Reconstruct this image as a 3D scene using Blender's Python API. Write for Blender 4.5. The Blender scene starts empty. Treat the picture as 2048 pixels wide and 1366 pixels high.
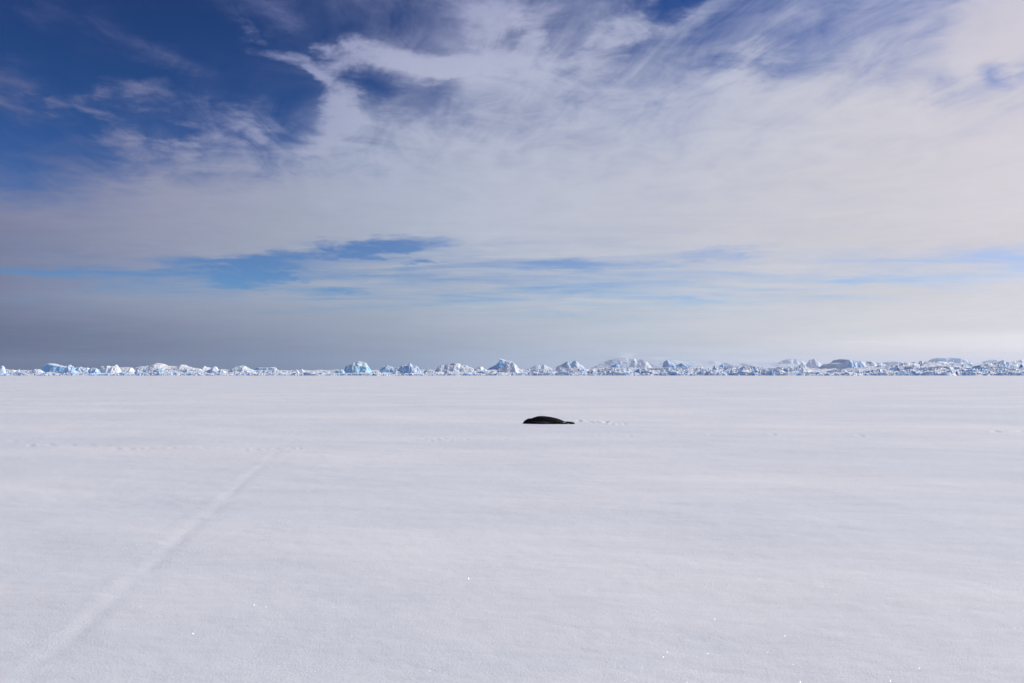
import bpy, math, random
import numpy as np
from mathutils import Vector

# ------------------------------------------------------------------ camera
F, CX, CY, HZ = 1593.0, 1024.0, 683.0, 744.0      # photograph pixels: focal length, centre, horizon row
CAM_H = 2.4
PITCH = math.atan((HZ - CY) / F)
scene = bpy.context.scene
col = scene.collection
cam = bpy.data.cameras.new('camera')
cam.lens = 36.0 * F / 2048.0
cam.sensor_width = 36.0
cam.clip_start, cam.clip_end = 0.1, 60000.0
cam_o = bpy.data.objects.new('camera', cam)
cam_o.location = (0, 0, CAM_H)
cam_o.rotation_euler = (math.pi / 2 + PITCH, 0, 0)
col.objects.link(cam_o)
scene.camera = cam_o

SUN_AZ, SUN_EL = math.radians(74), math.radians(33)   # azimuth clockwise from the view axis (+Y)
SUN_STRENGTH = 3.8
SKY_STRENGTH = 0.1
scene.view_settings.view_transform = 'Standard'
scene.view_settings.look = 'None'
scene.view_settings.exposure = 0.0
scene.view_settings.gamma = 1.0
scene.render.engine = 'CYCLES'
scene.cycles.use_denoising = True
scene.cycles.max_bounces = 4
scene.cycles.volume_bounces = 1


def ray(x, y):
    """direction of a photograph pixel, with Y = 1"""
    a, b = (x - CX) / F, (CY - y) / F
    c, s = math.cos(PITCH), math.sin(PITCH)
    v = (a, c - s * b, s + c * b)
    return (v[0] / v[1], 1.0, v[2] / v[1])


def at(x, y, d):
    r = ray(x, y)
    return (r[0] * d, d, CAM_H + r[2] * d)


def ground_at(x, y):
    r = ray(x, y)
    d = -CAM_H / r[2]
    return (r[0] * d, d)


# ------------------------------------------------------------------ node helper
class S:
    """a socket with arithmetic"""
    def __init__(self, t, s):
        self.t, self.s = t, s

    def m(self, op, *a, clamp=False):
        n = self.t.nodes.new('ShaderNodeMath')
        n.operation = op
        n.use_clamp = clamp
        for i, v in enumerate((self,) + a):
            if isinstance(v, S):
                self.t.links.new(v.s, n.inputs[i])
            else:
                n.inputs[i].default_value = v
        return S(self.t, n.outputs[0])

    def __add__(self, o): return self.m('ADD', o)
    __radd__ = __add__
    def __sub__(self, o): return self.m('SUBTRACT', o)
    def __rsub__(self, o): return self.m('MULTIPLY', -1.0).m('ADD', o)
    def __mul__(self, o): return self.m('MULTIPLY', o)
    __rmul__ = __mul__
    def __truediv__(self, o): return self.m('DIVIDE', o)
    def __rtruediv__(self, o): return self.m('POWER', -1.0) * o
    def clamp(self): return self.m('ADD', 0.0, clamp=True)

    def ss(self, a, b, lo=0.0, hi=1.0):
        n = self.t.nodes.new('ShaderNodeMapRange')
        n.interpolation_type = 'SMOOTHSTEP'
        self.t.links.new(self.s, n.inputs['Value'])
        for k, v in (('From Min', a), ('From Max', b), ('To Min', lo), ('To Max', hi)):
            n.inputs[k].default_value = v
        return S(self.t, n.outputs['Result'])


def sep(t, vec):
    n = t.nodes.new('ShaderNodeSeparateXYZ')
    t.links.new(vec, n.inputs[0])
    return [S(t, o) for o in n.outputs]


def comb(t, *xyz):
    n = t.nodes.new('ShaderNodeCombineXYZ')
    for i, v in enumerate(xyz):
        if isinstance(v, S):
            t.links.new(v.s, n.inputs[i])
        else:
            n.inputs[i].default_value = v
    return n.outputs[0]


def noise(t, vec, scale, detail=4, rough=0.55, dist=0.0, dims='3D', color=False):
    n = t.nodes.new('ShaderNodeTexNoise')
    n.noise_dimensions = dims
    t.links.new(vec, n.inputs['Vector'])
    n.inputs['Scale'].default_value = scale
    n.inputs['Detail'].default_value = detail
    n.inputs['Roughness'].default_value = rough
    n.inputs['Distortion'].default_value = dist
    return n.outputs['Color'] if color else S(t, n.outputs[0])


def ramp(t, fac, stops, interp='LINEAR'):
    n = t.nodes.new('ShaderNodeValToRGB')
    n.color_ramp.interpolation = interp
    el = n.color_ramp.elements
    stops = sorted(stops)
    while len(el) < len(stops):
        el.new(0.5)
    for e, (p, c) in zip(el, stops):
        e.position = min(max(p, 0.0), 1.0)
        e.color = (c[0], c[1], c[2], 1.0)
    t.links.new(fac.s, n.inputs[0])
    return n.outputs[0]


def mixc(t, fac, a, b, mode='MIX'):
    n = t.nodes.new('ShaderNodeMix')
    n.data_type = 'RGBA'
    n.blend_type = mode
    for sock, v in ((n.inputs[0], fac), (n.inputs[6], a), (n.inputs[7], b)):
        if isinstance(v, S):
            t.links.new(v.s, sock)
        elif isinstance(v, (int, float)):
            sock.default_value = v
        elif isinstance(v, tuple):
            sock.default_value = (*v, 1.0)
        else:
            t.links.new(v, sock)
    return n.outputs[2]


def lin(c):
    f = lambda u: u / 12.92 if u <= 0.04045 else ((u + 0.055) / 1.055) ** 2.4
    return tuple(f(v / 255.0) for v in c)


# ------------------------------------------------------------------ sky
# Cirrus lies in one high sheet: directions are projected on a plane, warped there by
# noise, and read back as azimuth and elevation for the large cloud masses.
ROWS = [0, 50, 100, 150, 200, 250, 300, 350, 400, 450, 480, 500, 520, 545, 575, 600, 640, 700]
COVER = {   # cloud cover down each column of the sky, by photograph column
    0:    [.08, .04, .02, .00, .16, .12, .18, .30, .76, 1.0, 1.0, 1.0, .92, .70, .84, .95, 1.0, 1.0],
    256:  [.06, .02, .02, .02, .10, .18, .32, .76, .95, 1.0, 1.0, 1.0, .74, .50, .80, .95, 1.0, 1.0],
    512:  [.10, .03, .02, .0, .02, .18, .56, .88, .96, 1.0, 1.0, .86, .42, .34, .52, .82, 1.0, 1.0],
    768:  [.28, .22, .36, .50, .36, .62, .84, .93, .98, 1.0, .90, .34, .56, .66, .62, .74, .96, 1.0],
    1024: [.56, .58, .60, .80, .70, .76, .88, .95, 1.0, 1.0, .82, .72, .76, .58, .54, .60, .92, 1.0],
    1280: [.44, .55, .50, .70, .82, .86, .93, .97, 1.0, 1.0, .94, .82, .72, .54, .66, .66, .90, 1.0],
    1536: [.50, .52, .52, .64, .92, .96, 1.0, 1.0, 1.0, 1.0, 1.0, .92, .70, .64, .72, .84, .96, 1.0],
    1792: [.50, .50, .64, .78, .94, 1.0, 1.0, 1.0, 1.0, 1.0, 1.0, .90, .66, .66, .80, .92, 1.0, 1.0],
    2048: [.76, .88, .95, .70, .92, 1.0, 1.0, 1.0, 1.0, 1.0, 1.0, .70, .60, .66, .88, .97, 1.0, 1.0],
}
TONES = {   # colour of the cloud itself: brighter towards the sun
    0:    [(0, (66, 78, 130)), (250, (100, 108, 150)), (400, (126, 130, 158)), (600, (120, 126, 152)), (680, (84, 90, 116)), (715, (58, 64, 86)), (744, (14, 18, 30))],
    256:  [(0, (84, 94, 146)), (250, (132, 138, 174)), (350, (150, 153, 177)), (600, (146, 153, 174)), (680, (108, 115, 139)), (744, (50, 58, 78))],
    512:  [(0, (112, 120, 168)), (250, (150, 158, 192)), (350, (161, 167, 188)), (600, (157, 166, 184)), (680, (131, 140, 160)), (744, (88, 98, 118))],
    768:  [(0, (140, 146, 184)), (150, (170, 174, 202)), (350, (172, 180, 200)), (600, (167, 176, 191)), (680, (152, 160, 177)), (744, (124, 134, 152))],
    1024: [(0, (164, 169, 200)), (150, (178, 183, 207)), (350, (185, 190, 208)), (600, (186, 192, 203)), (680, (172, 180, 193)), (744, (165, 177, 192))],
    1280: [(0, (164, 171, 203)), (200, (188, 193, 213)), (450, (195, 197, 209)), (600, (193, 199, 209)), (680, (190, 195, 204)), (744, (183, 191, 202))],
    1536: [(0, (166, 173, 206)), (200, (200, 202, 216)), (450, (205, 204, 212)), (600, (202, 204, 211)), (680, (207, 206, 210)), (744, (202, 204, 209))],
    1792: [(0, (172, 177, 208)), (200, (208, 206, 215)), (450, (207, 204, 211)), (600, (208, 207, 211)), (665, (215, 212, 213)), (685, (228, 222, 221)), (705, (220, 212, 211)), (744, (211, 204, 203))],
    2048: [(0, (200, 196, 210)), (150, (210, 206, 215)), (450, (213, 207, 213)), (600, (213, 209, 213)), (655, (217, 213, 216)), (675, (236, 229, 228)), (695, (232, 224, 222)), (715, (220, 208, 206)), (744, (216, 204, 202))],
}
STROKES = [   # single cirrus plumes: x0, y0, x1, y1, half width, strength
    (75, 0, 250, 95, 22, .20), (230, 85, 390, 150, 18, .13),
    (0, 185, 75, 165, 24, .26), (40, 240, 85, 225, 16, .22),
    (175, 215, 195, 255, 14, .34), (225, 205, 290, 182, 14, .36), (195, 255, 245, 290, 14, .26),
    (295, 205, 385, 195, 12, .16), (325, 290, 372, 252, 20, .38), (420, 265, 500, 240, 24, .34),
    (500, 98, 600, 128, 13, .42), (600, 128, 640, 190, 12, .36), (640, 190, 690, 240, 24, .30),
    (628, 92, 672, 96, 11, .50), (650, 150, 735, 125, 24, .40), (720, 75, 745, 120, 14, .40), (730, 110, 890, 150, 22, .40),
    (880, 145, 1010, 125, 18, .34), (905, 5, 1010, 60, 26, .26), (455, 14, 482, 28, 20, .12), (530, 8, 590, 14, 20, .16),
    (480, 45, 520, 54, 5, .22), (640, 270, 735, 245, 26, .30),
    (1055, 15, 1060, 120, 20, .34), (1235, 0, 1200, 130, 22, .34), (1200, 130, 1060, 140, 18, .20), (1260, 60, 1400, 0, 18, .25),
    (1400, 150, 1510, 140, 22, .28), (1980, 70, 2048, 20, 50, .30),
    # openings to the blue
    (1275, 0, 1300, 5, 24, -.45), (720, 200, 770, 212, 26, -.24), (870, 200, 970, 205, 24, -.20),
    (2000, 142, 2048, 165, 12, -.22),
    (300, 540, 640, 505, 9, -.42), (610, 508, 900, 486, 8, -.62), (430, 552, 600, 545, 12, -.46), (430, 575, 520, 572, 8, -.34),
    (20, 550, 220, 535, 9, -.2), (1040, 528, 1230, 532, 7, -.36), (1230, 530, 1420, 520, 7, -.22), (1030, 578, 1300, 590, 8, -.24), (1300, 598, 1440, 602, 8, -.30),
    (820, 525, 880, 526, 4, -.4), (620, 592, 720, 580, 6, -.3), (1340, 510, 1560, 508, 6, -.28), (1700, 545, 1860, 528, 8, -.16), (1900, 505, 2048, 498, 10, -.14), (1960, 550, 2048, 540, 9, -.12), (1640, 568, 1740, 560, 6, -.26),
    # low cloud bank over the far coast and cap cloud on the mountain
    (560, 500, 400, 508, 12, .3),
]
world = bpy.data.worlds.new('World')
scene.world = world
world.use_nodes = True
world.cycles.sampling_method = 'NONE'
wt = world.node_tree
wt.nodes.clear()
geo = wt.nodes.new('ShaderNodeTexCoord')
dx, dy, dz = sep(wt, geo.outputs['Generated'])
CURVE = 0.045                                   # flattens the sheet towards the horizon, as the earth's curve does
k = dz.m('MAXIMUM', 0.0) + CURVE
px, py = dx / k, dy / k
plane = comb(wt, px, py, 0.0)
w1 = sep(wt, noise(wt, plane, 0.9, 3, 0.55, dims='2D', color=True))
w2 = sep(wt, noise(wt, plane, 3.2, 5, 0.62, dims='2D', color=True))
qx = px + (w1[0] - 0.5) * 0.34 + (w2[0] - 0.5) * 0.20
qy = py + (w1[1] - 0.5) * 0.42 + (w2[1] - 0.5) * 0.26
qr = (qx * qx + qy * qy).m('SQRT')
az = qx.m('ARCTAN2', qy.m('ABSOLUTE'))            # behind the camera the sky goes on as in front
# the ray length that the projection above implies, solved back for the slope of the ray
slope = 1.0 / qr
slope = slope + slope * slope * slope * (0.5 * CURVE * CURVE) - CURVE
slope = slope.m('MAXIMUM', 0.0)
HALF = math.atan(1024 / F)
TOP = 0.62


def slope_of(x, y):
    r = ray(x, y)
    n = math.hypot(r[0], r[1])
    s = max(r[2] / n, 0.0)
    # same flattening as the node above (k = sin + CURVE, radius = cos / k)
    el = math.atan(s)
    rad = math.cos(el) / (math.sin(el) + CURVE)
    v = 1 / rad
    return math.atan2(r[0], r[1]), max(v + v ** 3 * 0.5 * CURVE ** 2 - CURVE, 0.0)


u = az / HALF * 4.0 + 4.0
sfac = slope / TOP
cover = None
tone = None
xs = sorted(COVER)
for i, x in enumerate(xs):
    xc = CX + F * math.tan((i - 4) / 4 * HALF)
    # columns are equal steps of azimuth: read the table at that photograph column
    row = [np.interp(xc, xs, [COVER[q][j] for q in xs]) for j in range(len(ROWS))]
    st = [(slope_of(xc, y)[1] / TOP, (v, v, v)) for y, v in zip(ROWS, row)]
    st += [(0.84, (.32, .32, .32)), (1.0, (.28, .28, .28))]
    c = ramp(wt, sfac, st)
    tst = [(slope_of(x, y)[1] / TOP, lin(cc)) for y, cc in TONES[x]]
    tst += [(1.0, lin((150, 158, 195)))]
    tc = ramp(wt, sfac, tst)
    if i == 0:
        cover, tone = c, tc
    else:
        f_ = u.m('SUBTRACT', float(i - 1), clamp=True)
        cover, tone = mixc(wt, f_, cover, c), mixc(wt, f_, tone, tc)
cover = sep(wt, cover)[0]

# plumes, in degrees-like units of azimuth and slope
A, B = az * F, slope * F
fib = comb(wt, px * 2.0 + py * 0.55, py * 0.8 - px * 0.25, 0.0)
fibre = noise(wt, fib, 2.4, 7, 0.64, 0.5, '2D')
fine = noise(wt, plane, 4.2, 7, 0.62, 0.5, '2D')
streak = noise(wt, comb(wt, px * 0.55 + py * 0.10, py * 1.5, 3.0), 1.5, 6, 0.60, 0.35, '2D')
big = noise(wt, plane, 0.55, 3, 0.5, 0.0, '2D')
Aw = A + (w2[1] - 0.5) * 130.0 + (w1[2] - 0.5) * 60.0
Bw = B + (w2[2] - 0.5) * (slope * 260.0 + 10.0)
AB = comb(wt, Aw, Bw, 0.0)
plus = None
for (x0, y0, x1, y1, wd, stg) in STROKES:
    a0, b0 = slope_of(x0, y0)
    a1, b1 = slope_of(x1, y1)
    a0, b0, a1, b1 = a0 * F, b0 * F, a1 * F, b1 * F
    mp = wt.nodes.new('ShaderNodeMapping')
    mp.vector_type = 'TEXTURE'
    mp.inputs['Location'].default_value = ((a0 + a1) / 2, (b0 + b1) / 2, 0)
    mp.inputs['Rotation'].default_value = (0, 0, math.atan2(b1 - b0, a1 - a0))
    mp.inputs['Scale'].default_value = (math.hypot(a1 - a0, b1 - b0) * 0.62 + wd * 1.6, wd * 2.3, 1)
    wt.links.new(AB, mp.inputs['Vector'])
    gr = wt.nodes.new('ShaderNodeTexGradient')
    gr.gradient_type = 'SPHERICAL'
    wt.links.new(mp.outputs[0], gr.inputs[0])
    g = S(wt, gr.outputs[1])
    plus = g * (stg * 1.5) if plus is None else g.m('MULTIPLY_ADD', stg * 1.5, plus)
cover = (cover + plus * (fibre.ss(0.3, 0.7, 0.25, 0.9) + fine.ss(0.3, 0.7, 0.1, 0.7))).m('MINIMUM', 1.0)
low = slope.ss(0.16, 0.26)                       # near the horizon the sheet is seen edge-on and streaky
det = ((fibre - 0.5) * 1.5 + (fine - 0.5) * 1.1) * (low * 0.85 + 0.15) + (streak - 0.5) * 2.5 * (1.0 - low) + (big - 0.5) * 0.5
room = (cover * (1.16 - cover)).m('MAXIMUM', 0.0) * 1.75 + 0.02
dens = (cover + det * room).ss(-0.05, 1.07)
# a thin milky veil along the low sky, thicker on the sunward side
veil = (1.0 - low) * u.ss(2.0, 6.5, 0.16, 0.46)
dens = dens + (1.0 - dens) * veil
# clear sky
sky = wt.nodes.new('ShaderNodeTexSky')
sky.sky_type = 'NISHITA'
sky.sun_disc = False
sky.sun_elevation = SUN_EL
sky.sun_rotation = SUN_AZ
sky.altitude = 1500
sky.air_density = 1.0
sky.dust_density = 0.2
sky.ozone_density = 2.5
# clean polar air: the blue deepens quickly with height
gm = wt.nodes.new('ShaderNodeGamma')
gm.inputs[1].default_value = 1.9
wt.links.new(mixc(wt, 1.0, sky.outputs[0], (SKY_STRENGTH,) * 3, 'MULTIPLY'), gm.inputs[0])
clear = mixc(wt, 1.0, gm.outputs[0], tuple(v / SKY_STRENGTH for v in (0.68, 1.14, 1.42)), 'MULTIPLY')
# sunlit low cloud over the far coast and a cap on the mountain
LOWCLOUD = [(1243, 713, 1268, 712, 5, .22), (1285, 716, 1350, 717, 3, .12), (1350, 714, 1470, 716, 3, .07), (1440, 722, 1560, 719, 2.5, .08), (1640, 721, 1690, 722, 2.5, .06)]
ABl = comb(wt, A, B + (w2[2] - 0.5) * 6.0, 0.0)
glow = None
for (x0, y0, x1, y1, wd, stg) in LOWCLOUD:
    a0, b0 = slope_of(x0, y0)
    a1, b1 = slope_of(x1, y1)
    mp = wt.nodes.new('ShaderNodeMapping')
    mp.vector_type = 'TEXTURE'
    mp.inputs['Location'].default_value = ((a0 + a1) * F / 2, (b0 + b1) * F / 2, 0)
    mp.inputs['Rotation'].default_value = (0, 0, math.atan2(b1 - b0, a1 - a0))
    mp.inputs['Scale'].default_value = (math.hypot(a1 - a0, b1 - b0) * F * 0.62 + wd * 1.6, wd * 2.0, 1)
    wt.links.new(ABl, mp.inputs['Vector'])
    gr = wt.nodes.new('ShaderNodeTexGradient')
    gr.gradient_type = 'SPHERICAL'
    wt.links.new(mp.outputs[0], gr.inputs[0])
    g = S(wt, gr.outputs[1])
    glow = g * (stg * 1.4) if glow is None else g.m('MULTIPLY_ADD', stg * 1.4, glow)
shade = glow + (big - 0.5) * 0.16 + (fine - 0.5) * 0.09 + 1.0
tone = mixc(wt, 1.0, tone, comb(wt, shade, shade, shade), 'MULTIPLY')
tone10 = mixc(wt, 1.0, tone, (1 / SKY_STRENGTH,) * 3, 'MULTIPLY')
final = mixc(wt, dens, clear, tone10)
bg = wt.nodes.new('ShaderNodeBackground')
bg.inputs['Strength'].default_value = SKY_STRENGTH
wt.links.new(final, bg.inputs['Color'])
wo = wt.nodes.new('ShaderNodeOutputWorld')
wt.links.new(bg.outputs[0], wo.inputs['Surface'])

sun = bpy.data.lights.new('sun', 'SUN')
sun.energy = SUN_STRENGTH
sun.angle = math.radians(0.6)
sun.color = (1.0, 0.95, 0.875)
sun_o = bpy.data.objects.new('sun', sun)
SUN_DIR = Vector((math.sin(SUN_AZ) * math.cos(SUN_EL), math.cos(SUN_AZ) * math.cos(SUN_EL), math.sin(SUN_EL)))
sun_o.rotation_euler = SUN_DIR.to_track_quat('Z', 'Y').to_euler()
col.objects.link(sun_o)


# ------------------------------------------------------------------ numpy noise and mesh helpers
def perlin(x, y, seed=0):
    x = np.asarray(x, float); y = np.asarray(y, float)
    xi = np.floor(x).astype(np.int64); yi = np.floor(y).astype(np.int64)
    xf, yf = x - xi, y - yi

    def grad(i, j, fx, fy):
        hsh = (i * 374761393 + j * 668265263 + seed * 1442695041) & 0xFFFFFFFF
        hsh = ((hsh ^ (hsh >> 13)) * 1274126177) & 0xFFFFFFFF
        ang = ((hsh ^ (hsh >> 16)) & 0xFFFF) / 65536.0 * 2 * np.pi
        return np.cos(ang) * fx + np.sin(ang) * fy
    f = lambda v: v * v * v * (v * (v * 6 - 15) + 10)
    ux, uy = f(xf), f(yf)
    a = grad(xi, yi, xf, yf); b = grad(xi + 1, yi, xf - 1, yf)
    c = grad(xi, yi + 1, xf, yf - 1); d = grad(xi + 1, yi + 1, xf - 1, yf - 1)
    return (a + (b - a) * ux) * (1 - uy) + (c + (d - c) * ux) * uy


def fbm(x, y, octv=4, seed=0, gain=0.5):
    s, amp, fr = 0, 1.0, 1.0
    for o in range(octv):
        s = s + amp * perlin(x * fr + 17.3 * o, y * fr - 9.1 * o, seed + o)
        amp *= gain; fr *= 2.03
    return s


def ridged(x, y, octv=4, seed=0):
    s, amp, fr = 0, 1.0, 1.0
    for o in range(octv):
        s = s + amp * (1 - 2 * np.abs(perlin(x * fr + 5.7 * o, y * fr + 3.3 * o, seed + o)))
        amp *= 0.5; fr *= 2.1
    return s / 2


def blocks(x, y, seed=0, tilt=0.5):
    """broken ice: every cell of a jittered grid is a tilted plane; returns height about -1..1"""
    x = np.asarray(x, float); y = np.asarray(y, float)
    xi = np.floor(x).astype(np.int64); yi = np.floor(y).astype(np.int64)
    best = np.full(x.shape, 1e9); out = np.zeros(x.shape)

    def hv(i, j, s):
        h = (i * 374761393 + j * 668265263 + (seed * 31 + s) * 974634777) & 0xFFFFFFFF
        h = ((h ^ (h >> 13)) * 1274126177) & 0xFFFFFFFF
        return ((h ^ (h >> 16)) & 0xFFFF) / 65536.0
    for oi in (-1, 0, 1):
        for oj in (-1, 0, 1):
            i, j = xi + oi, yi + oj
            cx_, cy_ = i + 0.1 + 0.8 * hv(i, j, 1), j + 0.1 + 0.8 * hv(i, j, 2)
            ddx_, ddy_ = x - cx_, y - cy_
            dd = ddx_ ** 2 + ddy_ ** 2
            v = (hv(i, j, 3) - 0.5) * 1.5 + tilt * 2 * ((hv(i, j, 4) - 0.5) * ddx_ + (hv(i, j, 5) - 0.5) * ddy_) * 2
            m_ = dd < best
            best = np.where(m_, dd, best); out = np.where(m_, v, out)
    return out


def mesh_from(name, verts, faces, smooth=False):
    me = bpy.data.meshes.new(name)
    verts = np.asarray(verts, np.float32).reshape(-1, 3)
    faces = np.asarray(faces, np.int32)
    n = faces.shape[1]
    me.vertices.add(len(verts)); me.vertices.foreach_set('co', verts.ravel())
    me.loops.add(faces.size); me.loops.foreach_set('vertex_index', faces.ravel())
    me.polygons.add(len(faces)); me.polygons.foreach_set('loop_start', np.arange(0, faces.size, n, dtype=np.int32))
    me.update(calc_edges=True)
    me.validate()
    me.polygons.foreach_set('use_smooth', np.full(len(me.polygons), smooth))
    return me


def grid_faces(rows, cols, wrap=False):
    i = np.arange(rows - 1)[:, None]; j = np.arange(cols if wrap else cols - 1)[None, :]
    a = i * cols + j; b = i * cols + (j + 1) % cols
    return np.stack([a, b, b + cols, a + cols], -1).reshape(-1, 4)


def obj(name, me, mat, parent=None):
    o = bpy.data.objects.new(name, me)
    if mat:
        me.materials.append(mat)
    col.objects.link(o)
    o.parent = parent
    return o


def tag(o, label=None, cat=None, group=None, kind=None):
    for key, v in (('label', label), ('category', cat), ('group', group), ('kind', kind)):
        if v:
            o[key] = v
    return o


# ------------------------------------------------------------------ materials
def new_mat(name):
    m = bpy.data.materials.new(name)
    m.use_nodes = True
    t = m.node_tree
    t.nodes.clear()
    b = t.nodes.new('ShaderNodeBsdfPrincipled')
    o = t.nodes.new('ShaderNodeOutputMaterial')
    t.links.new(b.outputs[0], o.inputs['Surface'])
    return m, t, b


def bump(t, height, strength, distance, normal=None):
    n = t.nodes.new('ShaderNodeBump')
    n.inputs['Strength'].default_value = strength
    n.inputs['Distance'].default_value = distance
    t.links.new(height.s, n.inputs['Height'])
    if normal is not None:
        t.links.new(normal, n.inputs['Normal'])
    return n.outputs[0]


def coords(t):
    return t.nodes.new('ShaderNodeNewGeometry')


def snow_material():
    m, t, b = new_mat('wind_packed_snow')
    g = coords(t)
    pos = g.outputs['Position']
    X, Y, Z = sep(t, pos)
    st = comb(t, X * 0.35, Y, Z)
    drift = noise(t, st, 0.16, 5, 0.55)
    crust = noise(t, st, 1.6, 5, 0.6)
    c = mixc(t, drift.ss(0.36, 0.66), (0.79, 0.81, 0.85), (0.88, 0.875, 0.885))
    c = mixc(t, crust.ss(0.52, 0.75, 0.0, 0.35), c, (0.79, 0.815, 0.86))
    t.links.new(c, b.inputs['Base Color'])
    b.inputs['Roughness'].default_value = 0.62
    b.inputs['Specular IOR Level'].default_value = 0.25
    grain = noise(t, pos, 42.0, 6, 0.75)
    scour = noise(t, comb(t, X * 0.55 + Y * 0.25, Y * 1.0, Z), 8.0, 6, 0.66)
    n1 = bump(t, scour, 0.32, 0.012)
    n2 = bump(t, grain, 0.8, 0.009, n1)
    t.links.new(n2, b.inputs['Normal'])
    return m


def ice_material(name, blue, snow=(0.86, 0.885, 0.915), ice=(0.30, 0.52, 0.76), scale=0.25, cut=0.45):
    """snow lies on the tops; steep faces and some patches are bare blue glacier ice, made bluer to paint in shade"""
    m, t, b = new_mat(name)
    g = coords(t)
    nz = sep(t, g.outputs['Normal'])[2]
    n = noise(t, g.outputs['Position'], scale, 5, 0.6)
    bare = (n * 1.3 + (1.0 - nz) * 0.55 - 0.62 + blue).ss(cut - 0.12, cut + 0.16)
    tint = noise(t, g.outputs['Position'], scale * 3.0, 3, 0.5)
    ic = mixc(t, tint, ice, tuple(min(1.0, v * 1.35) for v in ice))
    c = mixc(t, bare, snow, ic)
    t.links.new(c, b.inputs['Base Color'])
    b.inputs['Roughness'].default_value = 0.5
    b.inputs['Specular IOR Level'].default_value = 0.3
    t.links.new(bump(t, noise(t, g.outputs['Position'], scale * 8, 5, 0.65), 0.6, 0.25), b.inputs['Normal'])
    return m


M_SNOW = snow_material()
M_WHITE = ice_material('snowy_ice', -0.06, ice=(0.36, 0.56, 0.80))
M_MIX = ice_material('broken_ice', 0.13, ice=(0.28, 0.48, 0.76))  # extra blue paints the shade of steep faces over the bare ice
M_BLUE = ice_material('blue_glacier_ice', 0.24, ice=(0.22, 0.46, 0.74))
M_CYAN = ice_material('turquoise_ice', 0.20, ice=(0.24, 0.56, 0.78))
M_FAR = ice_material('far_berg_ice', 0.34, ice=(0.34, 0.54, 0.80), scale=0.02, cut=0.5)  # steep faces nearly all blue: their blue shade is put into the colour
M_MOUNT = ice_material('mountain_snow', 0.16, ice=(0.38, 0.54, 0.74), scale=0.005, cut=0.5)  # blue of shaded, hazy flanks is put into the colour

# ------------------------------------------------------------------ snow plain
EDGE = 548.0                                      # where the flat snow meets the broken ice
track = [ground_at(40, 1340), ground_at(120, 1275), ground_at(225, 1190), ground_at(310, 1110), ground_at(400, 1035), ground_at(470, 970), ground_at(545, 905), ground_at(585, 872)]
rng = np.random.default_rng(4)
prints = []
for x in np.concatenate([np.arange(5, 150, 13), np.arange(160, 330, 17), np.arange(345, 620, 21)]):
    if rng.uniform() < 0.6:
        prints.append((*ground_at(x + rng.uniform(-7, 7), 882 + 14 * min(x / 300, 1) + rng.uniform(-3, 3)), rng.uniform(0.06, 0.11), -rng.uniform(0.012, 0.028)))
for x in np.concatenate([np.arange(815, 900, 14), np.arange(935, 1060, 20), np.arange(1200, 1420, 27)]):
    if rng.uniform() < 0.7:
        prints.append((*ground_at(x + rng.uniform(-7, 7), 878 + rng.uniform(-3, 3) - (6 if x > 1100 else 0)), rng.uniform(0.06, 0.1), -rng.uniform(0.012, 0.026)))
for x in np.arange(1158, 1250, 5):
    prints.append((*ground_at(x, 841 + (x - 1158) * 0.08 + rng.uniform(-1.8, 1.8)), rng.uniform(0.08, 0.16), rng.choice([-0.06, -0.05, 0.05])))
for x in np.arange(1900, 2000, 12):
    prints.append((*ground_at(x, 785 + rng.uniform(-1.5, 1.5)), 0.3, -0.08))
for x, y in ((1395, 783), (1545, 871), (1720, 873), (2010, 864), (2043, 863), (1990, 864)):
    prints.append((*ground_at(x, y), 0.12, -0.05))


def snow_height(x, y):
    r = np.hypot(x, y)
    fade = np.clip((EDGE * 1.2 - r) / 200, 0, 1)
    z = 0.10 * fbm(x / 26, y / 16, 3, 11)
    z += 0.048 * fbm(x / 5.5 + 0.3 * y / 5, y / 2.6, 3, 21)
    z += 0.010 * np.abs(fbm(x / 1.5 + y / 4, y / 0.8, 3, 31)) * (0.4 + np.clip(fbm(x / 9, y / 7, 2, 41) + 0.5, 0, 1))
    z += 0.004 * fbm(x / 0.34, y / 0.2, 3, 51)
    near = r < 60
    xs, ys = x[near], y[near]
    # old half-buried ski track: a low broken berm with a groove on one side
    zz = np.zeros_like(xs)
    best = np.full(xs.shape, 1e9); side = np.zeros_like(xs)
    for (ax, ay), (bx, by) in zip(track[:-1], track[1:]):
        ex, ey = bx - ax, by - ay
        l = math.hypot(ex, ey)
        h = np.clip(((xs - ax) * ex + (ys - ay) * ey) / l ** 2, 0, 1)
        qx_, qy_ = xs - ax - h * ex, ys - ay - h * ey
        d = np.hypot(qx_, qy_)
        m_ = d < best
        best = np.where(m_, d, best)
        side = np.where(m_, (qx_ * ey - qy_ * ex) / l, side)
    best = best + 0.0
    br = np.clip(0.15 + 2.2 * fbm(xs / 1.3, ys / 1.7, 3, 61), 0, 1.3)
    zz += 0.0075 * br * np.exp(-((side + 0.10 + 0.12 * perlin(xs / 0.9, ys / 0.9, 71)) / 0.15) ** 2) * (best < 1.2)
    zz -= 0.007 * np.clip(0.9 - br, 0, 1) * np.exp(-((side - 0.12) / 0.12) ** 2) * (best < 1.2)
    z[near] += zz * np.clip((32 - ys) / 16, 0.0, 1)
    for (cx_, cy_, w, dep) in prints:
        m_ = (np.abs(x - cx_) < 4 * w) & (np.abs(y - cy_) < 7 * w)
        if m_.any():
            q = ((x[m_] - cx_) / w) ** 2 + ((y[m_] - cy_) / (1.5 * w)) ** 2
            z[m_] += dep * np.exp(-q) - 0.35 * dep * np.exp(-((np.sqrt(q) - 1.7) / 0.5) ** 2)
    return z * fade


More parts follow.
